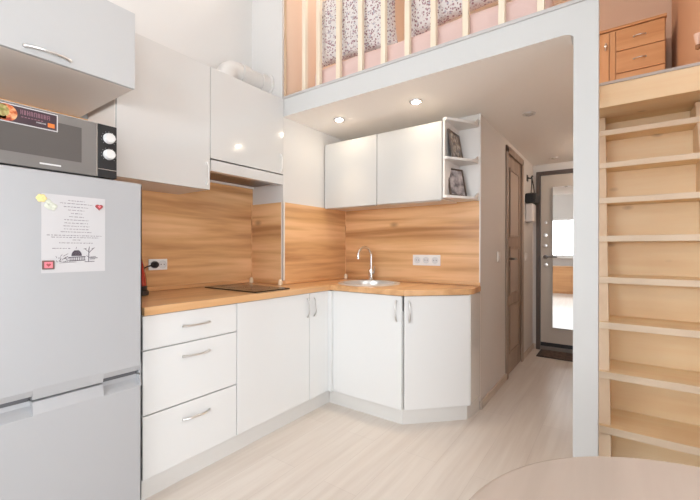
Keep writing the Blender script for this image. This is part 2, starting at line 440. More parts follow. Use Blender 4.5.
# ------------------------------------------------------------------ base cabinets, left run
ZD0, ZD1, ZW0, ZW1 = .10, .816, .82, .858
def carcass(x0, y0, z0, x1, y1, z1, mat=MATTE): return B(x0, y0, z0, x1, y1, z1, .002)
dt = .018
t = thing('drawer_cabinet', (.3, -1.05, .1), 'white base cabinet with three stacked drawers beside the fridge', 'cabinet')
obj('body', B(.02, -LEN, ZD0, XF-dt-.002, -.806, ZW0, .002), MATTE, t)
for z0, z1, hz in ((.668, ZD1, .744), (.382, .662, .600), (ZD0, .376, .301)):
    d = obj('drawer', B(XF-dt, -LEN+.002, z0, XF, -.807, z1, .003), GLOSS, t)
    handle(d, (XF, -1.112, hz), (XF, -.975, hz), (1, 0, 0))
t = thing('base_cabinet', (.3, -.4, .1), 'white two-door base cabinet under the black cooktop', 'cabinet')
obj('body', B(.02, -.802, ZD0, XF-dt-.002, YC-.014, ZW0, .002), MATTE, t)
d = obj('door', B(XF-dt, -.802, ZD0, XF, -.2195, ZD1, .003), GLOSS, t)
handle(d, (XF, -.237, .780), (XF, -.237, .660), (1, 0, 0))
d = obj('door', B(XF-dt, -.2165, ZD0, XF, -.022, ZD1, .003), GLOSS, t)
handle(d, (XF, -.170, .780), (XF, -.170, .660), (1, 0, 0))
# ---- sink run
t = thing('sink_cabinet', (.9, .27, .1), 'white base cabinet under the round steel sink', 'cabinet')
obj('body', B(.345, dt+.002, ZD0, XF+S-.006, YB-.01, .72, .002), MATTE, t)
obj('corner_filler', B(XF-.016, -.020, ZD0, XF+.028, dt, ZD1, .003), GLOSS, t)
d = obj('door', B(XF+.030, 0, ZD0, XF+S-.006, dt, ZD1, .003), GLOSS, t)
handle(d, (1.139, 0, .784), (1.139, 0, .655), (0, -1, 0))
t = thing('end_cabinet', (1.3, .35, .1), 'white base cabinet with slanting end door beside hallway', 'cabinet')
x0 = XF+S; x1 = XF+S+T
q = dt*math.sqrt(2)
bm = nb(); prism(bm, [(x0, .012+dt), (x0+.01, .03), (x1-.02, T+.012), (x1-.02, YB-.01), (x0, YB-.01)], ZD0, ZW0, .001)
obj('body', bm, MATTE, t)
dv = Vector((1, 1, 0)).normalized(); nv = Vector((1, -1, 0)).normalized()
a = Vector((x0+.010, .010, 0)); b_ = Vector((x1-.004, T-.004, 0))
bm = nb(); prism(bm, [a[:2], b_[:2], (b_-nv*dt)[:2], (a-nv*dt)[:2]], ZD0, ZD1, .003)
d = obj('door', bm, GLOSS, t)
p = a + dv*.030
handle(d, (p.x, p.y, .784), (p.x, p.y, .655), nv[:])
obj('side_panel', B(x1-.016, T+.006, ZD0, x1-.001, YB-.014, ZW0-.001, .002), GLOSS, t)
# ---- plinths
r_ = .027; kk = r_*math.tan(PI/8)
bm = nb(); box(bm, XF-r_-.016, -LEN, 0, XF-r_, r_, .098, .001)
tag(obj('plinth_board', bm, PLINTH), 'long pale plinth board under drawers and cooktop cabinet', 'plinth')
o_ = [(XF-r_+.001, r_), (XF+S-kk, r_), (x1-r_, T+kk), (x1-r_+.006, YB-.016)]
bm = nb()
prism(bm, [o_[0], o_[1], (o_[1][0]-.006, o_[1][1]+.016), (o_[0][0], r_+.016)], 0, .098)
prism(bm, [o_[1], o_[2], (o_[2][0]-.016, o_[2][1]+.006), (o_[1][0]-.006, o_[1][1]+.016)], 0, .098)
prism(bm, [o_[2], (x1-.004, YB-.016), (x1-.020, YB-.016), (o_[2][0]-.016, o_[2][1]+.006)], 0, .098)
tag(obj('plinth_board', bm, PLINTH), 'white plinth board angled round sink and end cabinets', 'plinth')

# ------------------------------------------------------------------ worktop (one L with a round cut-out for the sink)
SX, SY, SR = .775, .245, .205
def worktop():
    cu = bpy.data.curves.new('wt', 'CURVE'); cu.dimensions = '2D'; cu.fill_mode = 'BOTH'
    ov = .018; k2 = ov*math.tan(PI/8)
    pts = [(.001, -LEN), (XF+ov, -LEN), (XF+ov, -ov)]
    pts += [(XF+S+k2-.03, -ov), (XF+S+k2+.012, -ov+.006)]
    pts += [(x1+ov-.02, T-k2-.02), (x1+.012, T+.02), (x1+.008, T+.06), (x1-.001, YB-.001), (CH+.001, YB-.001), (CH+.001, YC-.001), (.001, YC-.001)]
    def sp(P_, ):
        s = cu.splines.new('POLY'); s.points.add(len(P_)-1)
        for pp, q_ in zip(s.points, P_): pp.co = (q_[0], q_[1], 0, 1)
        s.use_cyclic_u = True
    sp(pts); sp([(SX+SR*math.cos(2*PI*i/48), SY+SR*math.sin(2*PI*i/48)) for i in range(48)])
    cu.extrude = (ZW1-ZW0)/2-.004; cu.bevel_depth = .004; cu.bevel_resolution = 2; cu.offset = -.004
    ob = bpy.data.objects.new('wt', cu); C.objects.link(ob)
    dg = bpy.context.evaluated_depsgraph_get(); dg.update()
    me = bpy.data.meshes.new_from_object(ob.evaluated_get(dg))
    bm = nb(); bm.from_mesh(me); bpy.data.objects.remove(ob); bpy.data.meshes.remove(me)
    bmesh.ops.translate(bm, verts=bm.verts, vec=(0, 0, (ZW0+ZW1)/2))
    for f in bm.faces: f.material_index = 1 if f.calc_center_median().y > .0 and f.normal.z < .5 else 0
    return bm
bm = worktop()
tag(obj('worktop', bm, [TOPWOOD, TOPWOODX], smooth=30), 'honey wood L-shaped kitchen worktop with clipped end', 'worktop')

# upstand strips with pale corner caps
def strip(x0, y0, x1, y1, label, mat):
    bm = nb(); box(bm, x0, y0, ZW1+.0005, x1, y1, ZW1+.026, .006)
    return tag(obj('upstand_strip', bm, mat), label, 'strip', 'worktop upstand strips')
s1 = strip(.010, -LEN, .022, YC-.024, 'thin wood upstand strip along left wall behind the cooktop', SPLASH['y'])
s2 = strip(.024, YC-.022, CH-.004, YC-.010, 'short wood upstand strip on the front of the duct box', SPLASH['x'])
s3 = strip(CH+.010, YC+.004, CH+.022, YB-.024, 'wood upstand strip on the duct box flank behind sink', SPLASH['y'])
s4 = strip(CH+.024, YB-.022, x1-.001, YB-.010, 'long wood upstand strip below the triple socket', SPLASH['x'])
for par, (x, y) in ((s1, (.030, YC-.030)), (s2, (CH+.004, YC-.028)), (s3, (CH+.028, YB-.030))):
    bm = nb(); lathe(bm, [(.0001, 0), (.015, 0), (.015, .024), (.011, .036), (.0001, .042)], (x, y, ZW1+.001), 16)
    obj('corner_cap', bm, TAPEW, par)

# ------------------------------------------------------------------ splashbacks
tag(obj('splashback_panel', B(.0005, -1.95, ZW1+.0005, .009, YC-.0005, 1.791), SPLASH['y']), 'wide honey wood splashback on left wall behind cooktop', 'splashback', 'splashback panels')
tag(obj('splashback_panel', B(.0095, YC-.009, ZW1+.0005, CH, YC-.0005, 1.446), SPLASH['x']), 'narrow honey wood splashback facing forward beside the cooktop', 'splashback', 'splashback panels')
tag(obj('splashback_panel', B(CH+.0005, YC-.009, ZW1+.0005, CH+.009, YB-.0095, 1.446), SPLASH['y']), 'honey wood splashback on duct box flank left of sink', 'splashback', 'splashback panels')
tag(obj('splashback_panel', B(CH+.0005, YB-.009, ZW1+.0005, XW-.005, YB-.0005, 1.48), SPLASH['x']), 'honey wood splashback behind tap and triple socket', 'splashback', 'splashback panels')
bm = nb(); box(bm, CH-.006, YC-.0125, ZW1+.03, CH+.0125, YC-.0092, 1.448); box(bm, CH+.0092, YC-.0125, ZW1+.03, CH+.0125, YC+.006, 1.448)
tag(obj('corner_profile', bm, ALU), 'slim pale metal corner profile on edge of duct box', 'trim profile')
tag(obj('corner_profile', B(CH+.0092, YB-.015, ZW1+.03, CH+.015, YB-.0092, 1.462, .002), SPLASH['x']), 'slim wooden inner corner profile left of the tap', 'trim profile')
tag(obj('corner_profile', B(.0092, YC-.015, ZW1+.045, .015, YC-.0092, 1.462, .002), SPLASH['x']), 'slim wooden inner corner profile behind the cooktop', 'trim profile')

# ------------------------------------------------------------------ wall cabinets, left run
XU = .345
t = thing('wall_cabinet', (.17, -1.05, 1.455), 'tall white wall cabinet between microwave niche and range hood', 'cabinet')
obj('body', B(.011, -1.30, 1.456, XU-dt-.002, -.800, 2.175, .002), WRAP, t)
d = obj('door', B(XU-dt, -1.298, 1.455, XU, -.799, 2.175, .003), GLOSSW, t)
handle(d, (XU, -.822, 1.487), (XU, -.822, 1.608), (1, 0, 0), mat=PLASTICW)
t = thing('hood_cabinet', (.17, -.5, 1.645), 'shorter white wall cabinet directly above the range hood', 'cabinet')
obj('body', B(.011, -.796, 1.648, XU-dt-.002, YC-.004, 2.175, .002), MATTE, t)
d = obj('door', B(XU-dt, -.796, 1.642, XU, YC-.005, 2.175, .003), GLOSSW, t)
handle(d, (XU, -.243, 1.660), (XU, -.243, 1.775), (1, 0, 0), mat=PLASTICW)
t = thing('range_hood', (.17, -.5, 1.57), 'slim white built-in range hood above the cooktop', 'range hood')
bm = nb()
box(bm, .30, -.793, 1.568, XU+.002, YC-.006, 1.634, .003)
obj('front_strip', bm, GLOSSW, t)
bm = nb(); box(bm, .012, -.793, 1.580, .298, YC-.012, 1.640, .002)
obj('body', bm, P('hood_case_wood_reflection', (.30, .20, .14), .35), t)  # brown of the reflected wood put into the case colour
f_ = obj('filter_panel', B(.07, -.76, 1.574, .290, -.25, 1.5795, .001), FILTER, t)
obj('rear_rim', B(.012, -.790, 1.566, .040, YC-.014, 1.579, .002), PLASTICW, t)
# duct above
t = thing('vent_duct', (.15, -.5, 2.175), 'white ventilation pipe on top of the hood cabinet', 'duct')
bm = nb()
zc_, yc_, R_ = 2.318, -.565, .066
pts = [(.15, yc_, 2.176), (.15, yc_, 2.19)]
for i in range(9):
    a_ = PI/2*i/8
    pts.append((.15, yc_ + .085*(1-math.cos(a_)), 2.215 + (zc_-2.215)*math.sin(a_)))
pts += [(.15, -.42, zc_), (.15, YC-.003, zc_)]
tube(bm, pts, R_, 28); obj('pipe', bm, DUCT, t)
bm = nb(); lathe(bm, [(R_+.001, -.075), (R_+.01, -.075), (R_+.01, -.012), (R_+.03, -.010), (R_+.03, 0), (R_+.001, 0)], (.15, YC-.001, zc_), 28, 'y', loop=True)
obj('wall_flange', bm, DUCT, t)
bm = nb(); lathe(bm, [(R_+.001, 0), (R_+.008, 0), (R_+.008, .05), (R_+.001, .05)], (.15, -.45, zc_), 28, 'y', loop=True)
obj('coupling_ring', bm, DUCT, t)

# ------------------------------------------------------------------ wall cabinets above the sink
YU = .247
labs = ('white wall cabinet above the sink, next to the duct box', 'white wall cabinet above the triple socket, beside open shelves')
for (xa, xb), lb in zip(((CH+.012, .838), (.842, 1.338)), labs):
    t = thing('wall_cabinet', ((xa+xb)/2, .4, 1.44), lb, 'cabinet', 'wall cabinets above the sink')
    obj('body', B(xa, YU+dt+.002, 1.442, xb, YB-.011, 1.955, .002), WRAP, t)
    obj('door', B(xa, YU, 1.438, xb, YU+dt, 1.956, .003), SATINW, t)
    obj('grip_rail', B(xa+.10, YU+.022, 1.432, xb-.02, YU+.045, 1.4415, .002), SATIN, t)
t = thing('corner_shelf_unit', (1.42, .4, 1.43), 'white open corner shelf unit holding two framed pictures', 'shelf')
xa, xb = 1.342, XW-.004
poly = [(xa, YU+.004), (xa+.028, YU+.004), (xb-.012, .435), (xb-.004, .46), (xb-.004, YB-.018), (xa, YB-.018)]
ZS = (1.450, 1.703, 1.958)
for z in ZS:
    bm = nb(); prism(bm, poly, z, z+.018, .002); obj('shelf', bm, MATTE, t)
obj('side_panel', B(xa, YU+.006, ZS[0]+.019, xa+.014, YB-.019, ZS[2]-.001, .001), MATTE, t)
obj('back_panel', B(xa, YB-.0175, ZS[0], xb, YB-.0105, ZS[2]+.018, .001), MATTE, t)
for z in ZS:
    bm = nb(); extr(bm, [(.45, z+.0185), (YB-.018, z+.0185), (YB-.018, z+.05), (.505, z+.05)], 'x', xb-.012, xb-.002)
    obj('end_bracket', bm, PLASTICW, t)
# picture frames, leaning back, parallel to the slanted shelf fronts
def frame(zb, lab, ph, w, h, yaw, loc, lean=12):
    t = thing('picture_frame', (0, 0, 0), lab, 'picture frame', 'framed pictures on the corner shelves')
    fw = .012
    bm = nb(); box(bm, -w/2, 0, 0, -w/2+fw, .012, h, .002); box(bm, w/2-fw, 0, 0, w/2, .012, h, .002)
    box(bm, -w/2+fw, 0, 0, w/2-fw, .012, fw, .002); box(bm, -w/2+fw, 0, h-fw, w/2-fw, .012, h, .002)
    obj('frame', bm, FRAMEM, t)
    obj('print', B(-w/2+fw-.002, .004, fw-.002, w/2-fw+.002, .010, h-fw+.002), ph, t)
    obj('back_board', B(-w/2+.004, .0105, .004, w/2-.004, .0135, h-.004), BLACK, t)
    t.location = (loc[0], loc[1], zb); t.rotation_euler = Euler((math.radians(-lean), 0, math.radians(yaw)), 'XYZ')
    return t
frame(ZS[1]+.019, 'dark framed sepia picture on the upper open shelf', PHOTO1, .205, .192, 90, (1.402, .392), 10)
frame(ZS[0]+.019, 'dark framed grey picture on the lower open shelf', PHOTO2, .160, .200, 68, (1.408, .385), 12)

# ------------------------------------------------------------------ fridge
FX = .652; FY0, FY1 = -1.93, -1.332
t = thing('fridge', (.35, -1.63, 0), 'tall silver-white two-door fridge with a note on its door', 'fridge')
obj('body', B(.035, FY0, .02, FX-.062, FY1, 1.386, .006), FRIDGE, t)
for x in (.10, .55):
    for y in (FY0+.06, FY1-.06):
        bm = nb(); lathe(bm, [(.02, 0), (.02, .021)], (x, y, 0), 14); obj('foot', bm, BLACK, t)
obj('gasket', B(FX-.062, FY0+.012, .04, FX-.052, FY1-.012, 1.375), FRIDGE_DARK, t)
xb_ = FX-.050
def edge_top(z): return [(xb_, z), (FX-.010, z), (FX-.003, z-.004), (FX, z-.012)]
# upper door, its lower edge bevelled
ZG = .585
segs = [(FY0, -1.685, 1), (-1.685, -1.468, 0), (-1.468, FY1+.004, 1), (FY1+.004, FY1, 0)]
bm = nb()
for ya, yb_, sc in segs:
    lo = [(FX, ZG+.045), (FX-.012, ZG+.004), (FX-.018, ZG+.002), (xb_, ZG+.002)]
    if sc: lo = [(FX, ZG+.040), (FX-.016, ZG+.016), (FX-.030, ZG+.014), (xb_, ZG+.014)]
    extr(bm, edge_top(1.384)+lo, 'y', ya, yb_)
up = obj('upper_door', bm, FRIDGE, t, smooth=0)
bm = nb()
for ya, yb_, sc in segs:
    hi = [(xb_, ZG-.003), (FX-.018, ZG-.003), (FX-.012, ZG-.005), (FX, ZG-.045)]
    if sc: hi = [(xb_, ZG-.004), (FX-.040, ZG-.004), (FX-.036, ZG-.020), (FX-.020, ZG-.034), (FX, ZG-.047)]
    extr(bm, hi+[(FX, .06), (FX-.006, .052), (xb_, .052)], 'y', ya, yb_)
lowd = obj('lower_door', bm, FRIDGE, t, smooth=0)
for ya, yb_ in ((-1.92, -1.69), (-1.463, FY1-.002)): obj('grip_recess', B(FX-.049, ya, ZG-.002, FX-.030, yb_, ZG+.0125, .002), FRIDGE_DARK, t)


# note and magnets on the fridge door
NY0, NY1, NZ0, NZ1 = -1.664, -1.466, 1.025, 1.303
XN = FX+.0012
def nuv(x, y): return NY0 + (x-60)/345*(NY1-NY0), NZ1 - (y-35)/430*(NZ1-NZ0)
t = thing('paper_note', (XN, -1.565, 1.025), 'white printed paper note held on fridge by magnets', 'note')
obj('sheet', B(FX+.0004, NY0, NZ0, XN, NY1, NZ1), PAPER, t)
bm = nb()
for y, w, cx in ((62, 90, 240), (78, 175, 240), (97, 135, 240), (115, 92, 240), (133, 60, 240), (152, 78, 240), (170, 132, 240), (188, 130, 240), (205, 142, 240), (222, 134, 240), (238, 168, 240), (258, 300, 235), (269, 255, 235), (283, 42, 240), (300, 185, 240), (331, 95, 160)):
    x = cx-w/2
    while x < cx+w/2:
        ww = random.uniform(8, 22); ww = min(ww, cx+w/2-x)
        ya, za = nuv(x, y); yb2, _ = nuv(x+ww, y)
        n = max(2, int(ww/3.2))
        for i in range(n):   # small letter strokes
            yy = ya + (yb2-ya)*(i+.5)/n; hh = random.uniform(.0010, .0021)
            box(bm, XN, yy-.00055, za-hh, XN+.0003, yy+.00055, za+hh*.7)
        box(bm, XN, ya, za-.0005, XN+.00025, yb2, za+.0003)
        x += ww+random.uniform(3, 6)
obj('printed_lines', bm, INK, t)
bm = nb()
def st(x0, y0, x1_, y1, w=2.2):
    a, b = nuv(x0, y0), nuv(x1_, y1)
    tube(bm, [(XN+.0002, a[0], a[1]), (XN+.0002, b[0], b[1])], w/345*(NY1-NY0)/2, 5)
st(200, 402, 290, 398, 5); st(200, 382, 290, 378, 5)
for k in range(9): st(206+k*10, 400-k*.4, 206+k*10, 382-k*.4, 3.2)
for k in range(7):
    hw = 28*math.sqrt(1-(k/7)**2); st(241-hw, 372-k*4.6, 241+hw, 371-k*4.6, 5.5)      # dome
st(238, 335, 240, 322, 2)
st(308, 405, 310, 330, 4); st(310, 352, 285, 332, 3); st(310, 356, 336, 330, 3); st(309, 345, 312, 320, 3)
st(280, 335, 296, 330, 3); st(326, 334, 342, 326, 3); st(296, 372, 306, 380, 3)
st(285, 408, 342, 406, 4); st(312, 385, 360, 386, 4); st(318, 380, 350, 378, 3); st(316, 392, 345, 392, 4)
for k in range(26):
    x, y = random.uniform(135, 205), random.uniform(376, 408); st(x, y, x+random.uniform(-14, 18), y-random.uniform(-4, 12), 2.4)
st(150, 412, 240, 408, 2.5); st(170, 375, 195, 360, 2.5)
obj('printed_drawing', bm, INKD, t, smooth=0)

def heart_pts(s, cy, cz):
    P_ = []
    for i in range(36):
        a_ = 2*PI*i/36
        x = 16*math.sin(a_)**3; y = 13*math.cos(a_)-5*math.cos(2*a_)-2*math.cos(3*a_)-math.cos(4*a_)
        P_.append((cy + x*s/34, cz + y*s/34))
    return P_
cy, cz = nuv(367, 86)
bm = nb(); extr(bm, heart_pts(.026, cy, cz), 'x', XN+.0002, XN+.006)
hm = tag(obj('fridge_magnet', bm, HEART), 'dull red heart fridge magnet at upper corner of note', 'magnet', 'magnets on the fridge note')
bm = nb(); extr(bm, heart_pts(.010, cy, cz+.001), 'x', XN+.006, XN+.0066); obj('glint', bm, PINK, hm)
t = thing('fridge_magnet', (XN, *nuv(93, 440)), 'framed pink square fridge magnet with red heart, note bottom', 'magnet', 'magnets on the fridge note')
(ya, za), (yb2, zb2) = nuv(62, 445), nuv(124, 397)
obj('frame', B(XN+.0002, ya, za, XN+.005, yb2, zb2, .002), BROWNMAG, t)
obj('tile', B(XN+.0048, ya+.006, za+.005, XN+.0058, yb2-.006, zb2-.005), PINK, t)
bm = nb(); extr(bm, heart_pts(.014, (ya+yb2)/2, (za+zb2)/2), 'x', XN+.0057, XN+.0068); obj('heart', bm, HEART, t)
cy, cz = nuv(60, 62)
t = thing('fridge_magnet', (XN, cy, cz), 'pale yellow and green flower fridge magnet on note corner', 'magnet', 'magnets on the fridge note')
bm = nb()
for k in range(6):
    a_ = 2*PI*k/6; lathe(bm, [(.0001, .004), (.005, .0035), (.007, .001), (.007, 0)], (XN+.0002, cy+.009*math.cos(a_), cz+.008*math.sin(a_)), 12, 'x')
lathe(bm, [(.0001, .006), (.005, .005), (.006, 0)], (XN+.0002, cy, cz), 12, 'x')
obj('flower', bm, YELLOW, t)
bm = nb()
for (u, v) in ((95, 78), (110, 92), (88, 100), (118, 112), (125, 100), (100, 108)):
    a = nuv(u, v); lathe(bm, [(.0001, .004), (.006, .003), (.0085, 0)], (XN+.0002, *a), 12, 'x')
obj('leaves', bm, PALEGREEN, t)

# ------------------------------------------------------------------ microwave on the fridge
MX = .600; MY0, MY1, MZ0, MZ1 = -1.862, -1.402, 1.396, 1.609
t = thing('microwave', (.42, -1.63, 1.386), 'grey microwave with two round knobs standing on fridge', 'microwave')
obj('case', B(.25, MY0, MZ0, MX-.020, MY1, MZ1, .004), DARKBODY, t)
for x in (.29, .54):
    for y in (MY0+.05, MY1-.05):
        bm = nb(); lathe(bm, [(.012, .0005), (.014, .0098)], (x, y, 1.386), 12); obj('foot', bm, BLACK, t)
YP = -1.472
d = obj('door', B(MX-.020, MY0, MZ0+.001, MX, YP-.002, MZ1, .003), MICRO, t)
obj('window', B(MX-.001, MY0+.03, MZ0+.045, MX+.0006, YP-.055, MZ1-.035), MICROWIN, d)
bm = nb(); box(bm, MX-.001, YP-.0045, MZ0+.003, MX+.001, YP-.0015, MZ1-.002); box(bm, MX-.001, MY0, MZ1-.0035, MX+.001, YP-.003, MZ1-.0005)
obj('chrome_edge', bm, CHROME, d)
obj('maker_mark', B(MX-.0005, -1.655, MZ0+.017, MX+.0008, -1.592, MZ0+.0225), KNOBW, d)
pn = obj('control_panel', B(MX-.020, YP, MZ0+.001, MX, MY1, MZ1, .003), BLACK, t)
for z in (MZ1-.053, MZ1-.118):
    bm = nb(); lathe(bm, [(.0215, 0), (.0215, .004), (.0195, .014), (.017, .018), (.0001, .0185)], (MX, -1.432, z), 28, 'x')
    k_ = obj('knob', bm, KNOBW, pn)
    bm = nb()
    for i in range(11):
        a_ = -.75*PI + 1.5*PI*i/10 + PI/2
        box(bm, MX, -1.432+.027*math.cos(a_)-.0009, z+.027*math.sin(a_)-.0009, MX+.0004, -1.432+.027*math.cos(a_)+.0009, z+.027*math.sin(a_)+.0009)
    obj('dial_marks', bm, SOCKHOLE, pn)
obj('chrome_line', B(MX-.0005, YP+.002, MZ0+.032, MX+.0006, MY1-.002, MZ0+.0345), CHROME, pn)
# promotional label on the door
lab = obj('label_sticker', B(MX+.0006, MY0+.002, 1.538, MX+.0014, -1.602, 1.601, .0003), PAPER, d)
XL_ = MX+.0014
obj('label_print', B(XL_-.0004, MY0+.003, 1.5415, XL_+.0002, -1.6055, 1.5975), LABELDK, lab)
bm = nb(); lathe(bm, [(.0001, .0004), (.029, .0004), (.029, 0)], (XL_+.0001, -1.745, 1.570), 30, 'x')
box(bm, XL_, -1.845, 1.546, XL_+.0005, -1.745, 1.596)
obj('pizza_picture', bm, FOOD, lab)
bm = nb(); lathe(bm, [(.0001, .0003), (.020, .0003), (.020, 0)], (XL_+.0006, -1.757, 1.574), 24, 'x'); obj('salad_picture', bm, GREENS, lab)
bm = nb()
y = -1.708
for w in (.007, .005, .007, .006, .008, .006, .007, .006, .008):
    box(bm, XL_, y, 1.574, XL_+.0005, y+.0022, 1.590); box(bm, XL_, y+w-.002, 1.574, XL_+.0005, y+w, 1.590)
    if random.random() < .7: box(bm, XL_, y, 1.588, XL_+.0005, y+w, 1.590)
    if random.random() < .7: box(bm, XL_, y, 1.581, XL_+.0005, y+w, 1.583)
    y += w+.0028
for k in range(7): box(bm, XL_, -1.706+k*.009, 1.5645, XL_+.0005, -1.700+k*.009, 1.567)
obj('label_lettering', bm, LABELTX, lab)
bm = nb()
for k in range(8): box(bm, XL_, -1.664+k*.0035, 1.5555, XL_+.0005, -1.6622+k*.0035, 1.5600)
obj('white_lettering', bm, PAPER, lab)
obj('white_patch', B(XL_, -1.86, 1.5435, XL_+.0009, -1.80, 1.556), PAPER, lab)
obj('orange_badge', B(XL_, -1.632, 1.549, XL_+.0006, -1.612, 1.564, .0002), ORANGE, lab)

# ------------------------------------------------------------------ cabinet over the fridge
t = thing('over_fridge_cabinet', (.3, -1.63, 1.79), 'deep white wall cabinet hanging above the microwave', 'cabinet')
obj('body', B(.0005, -1.94, 1.793, MX-dt-.002, -1.333, 2.112, .002), WRAP, t)
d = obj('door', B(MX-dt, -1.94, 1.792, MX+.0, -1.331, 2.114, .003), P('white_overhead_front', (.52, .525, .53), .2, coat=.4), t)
handle(d, (MX, -1.697, 1.815), (MX, -1.566, 1.815), (1, 0, 0))

# ------------------------------------------------------------------ cooktop, sink, tap
t = thing('cooktop', (.34, -.57, ZW1), 'black two-zone glass cooktop set into the worktop', 'cooktop')
obj('glass_plate', B(.085, -.665, ZW1+.0005, .585, -.385, ZW1+.007, .003), BLACKGLASS, t)
for x in (.21, .43):
    bm = nb(); lathe(bm, [(.085, 0), (.085, .0004), (.0835, .0004), (.0835, 0)], (x, -.525, ZW1+.0071), 40, loop=True); obj('cooking_zone', bm, P('faint_zone_print', (.06, .05, .045), .12), t)
t = thing('sink', (SX, SY, ZW1-.14), 'round stainless steel sink set in the worktop corner', 'sink')
bm = nb()
lathe(bm, [(SR+.026, .0008), (SR+.023, .007), (SR+.002, .010), (SR-.010, .007), (SR-.016, -.004), (SR-.022, -.10), (SR-.06, -.135), (.035, -.140), (.0001, -.141),
           (.0001, -.1425), (.036, -.1415), (SR-.059, -.1365), (SR-.0205, -.101), (SR-.0145, -.006), (SR-.006, .0008)], (SX, SY, ZW1), 56, loop=True)
obj('bowl', bm, STEEL, t)
bm = nb(); lathe(bm, [(.0001, .0), (.03, .0), (.033, .004), (.0001, .003)], (SX, SY, ZW1-.1405), 24); obj('drain', bm, CHROME, t)
FXp, FYp = .655, .462
t = thing('tap', (FXp, FYp, ZW1), 'chrome swan-neck mixer tap beside the round sink', 'tap')
bm = nb(); lathe(bm, [(.026, 0), (.026, .006), (.021, .012), (.021, .085), (.017, .095), (.0001, .098)], (FXp, FYp, ZW1+.0005), 28); obj('base', bm, CHROME, t)
bm = nb()
dirv = Vector((-.02, -.155, 0)); pts = [Vector((FXp, FYp, ZW1+.09)), Vector((FXp, FYp, ZW1+.195))]
for i in range(1, 15):
    a_ = PI*i/14
    pts.append(Vector((FXp, FYp, ZW1+.20)) + dirv*(.5-.5*math.cos(a_)) + Vector((0, 0, .070*math.sin(a_))))
tube(bm, pts, .0105, 16); obj('spout', bm, CHROME, t)
bm = nb(); tube(bm, [pts[-1]+Vector((0, 0, .004)), pts[-1]-Vector((0, 0, .022))], .0125, 16); obj('aerator', bm, CHROME, t)
bm = nb(); tube(bm, [(FXp+.018, FYp-.008, ZW1+.06), (FXp+.036, FYp-.014, ZW1+.064), (FXp+.046, FYp-.018, ZW1+.12)], [.010, .008, .0055], 12); obj('lever', bm, CHROME, t)

# ------------------------------------------------------------------ sockets and switches
def socket_plate(parent_label, axis, c, n, pitch=.071, h=.08):
    """axis 'x': faces +x on the left wall, axis 'y': faces -y on the back wall"""
    t = thing('wall_socket', c, parent_label, 'socket')
    w = pitch*n + .008
    if axis == 'x': obj('plate', B(c[0], c[1]-w/2, c[2]-h/2, c[0]+.010, c[1]+w/2, c[2]+h/2, .003), PLASTICW, t)
    else: obj('plate', B(c[0]-w/2, c[1]-.010, c[2]-h/2, c[0]+w/2, c[1], c[2]+h/2, .003), PLASTICW, t)
    for k in range(n):
        o = (k-(n-1)/2)*pitch
        bm = nb(); pr = [(.025, 0), (.025, .0025), (.021, .0028), (.020, .0006), (.0001, .0004)]
        if axis == 'x': lathe(bm, pr, (c[0]+.010, c[1]+o, c[2]), 24, 'x')
        else: lathe(bm, [(r, -h_) for r, h_ in pr], (c[0]+o, c[1]-.010, c[2]), 24, 'y')
        s = obj('socket_well', bm, SOCKHOLE, t)
        bm = nb()
        for q_ in (-.0095, .0095):
            if axis == 'x': lathe(bm, [(.003, .0006), (.003, .0010), (.0001, .001)], (c[0]+.010, c[1]+o+q_, c[2]), 10, 'x')
            else: lathe(bm, [(.003, -.0006), (.003, -.0010), (.0001, -.001)], (c[0]+o+q_, c[1]-.010, c[2]), 10, 'y')
        obj('pin_hole', bm, BLACK, s)
    return t
socket_plate('white double socket with a black plug by the kettle', 'x', (.0095, -.932, 1.017), 2, .052, .066)
socket_plate('white triple wall socket on the splashback right of tap', 'y', (1.104, YB-.0095, 1.030), 3)
t = thing('power_plug', (.03, -.95, 1.017), 'black plug with cable in the double socket', 'plug')
bm = nb(); lathe(bm, [(.0205, 0), (.0205, .018), (.016, .030), (.011, .036), (.0001, .037)], (.0205, -.958, 1.017), 24, 'x'); obj('plug_body', bm, BLACK, t)
bm = nb()
tube(bm, [(.045, -.957, 1.017), (.052, -.978, 1.016), (.045, -1.01, 1.008), (.026, -1.04, .985), (.020, -1.07, .94), (.020, -1.10, .87)], .0042, 10); obj('cable', bm, BLACK, t)

def switch(name, label, y, z):
    t = thing(name, (XW, y, z), label, 'light switch')
    obj('plate', B(XW, y-.04, z-.04, XW+.009, y+.04, z+.04, .003), PLASTICW, t)
    obj('rocker', B(XW+.009, y-.026, z-.026, XW+.013, y+.026, z+.026, .002), PLASTICW, t)
switch('light_switch', 'white light switch on hall wall before the brown door', 1.03, 1.055)
switch('light_switch', 'white light switch on hall wall past the brown door', 2.13, 1.04)

# ------------------------------------------------------------------ kettle (half hidden by the fridge)
KX, KY = .125, -1.138
t = thing('kettle', (KX, KY, ZW1), 'red and black electric kettle standing behind the fridge', 'kettle')
bm = nb(); lathe(bm, [(.0001, 0), (.088, 0), (.090, .012), (.084, .026), (.0001, .027)], (KX, KY, ZW1+.0005), 36); obj('base', bm, BLACK, t)
bm = nb(); lathe(bm, [(.080, .028), (.081, .05), (.0805, .052)], (KX, KY, ZW1), 36); obj('lower_band', bm, BLACK, t)
bm = nb(); lathe(bm, [(.0805, .052), (.077, .09), (.067, .15), (.054, .205), (.0001, .207)], (KX, KY, ZW1), 36); obj('body', bm, RED, t)
bm = nb(); lathe(bm, [(.054, .2075), (.050, .222), (.03, .232), (.010, .234), (.010, .246), (.0001, .248)], (KX, KY, ZW1), 36); obj('lid', bm, BLACK, t)
bm = nb(); tube(bm, [(KX, KY-.055, ZW1+.215), (KX, KY-.10, ZW1+.215), (KX, KY-.125, ZW1+.18), (KX, KY-.115, ZW1+.10), (KX, KY-.085, ZW1+.06)], .012, 12); obj('handle', bm, BLACK, t)
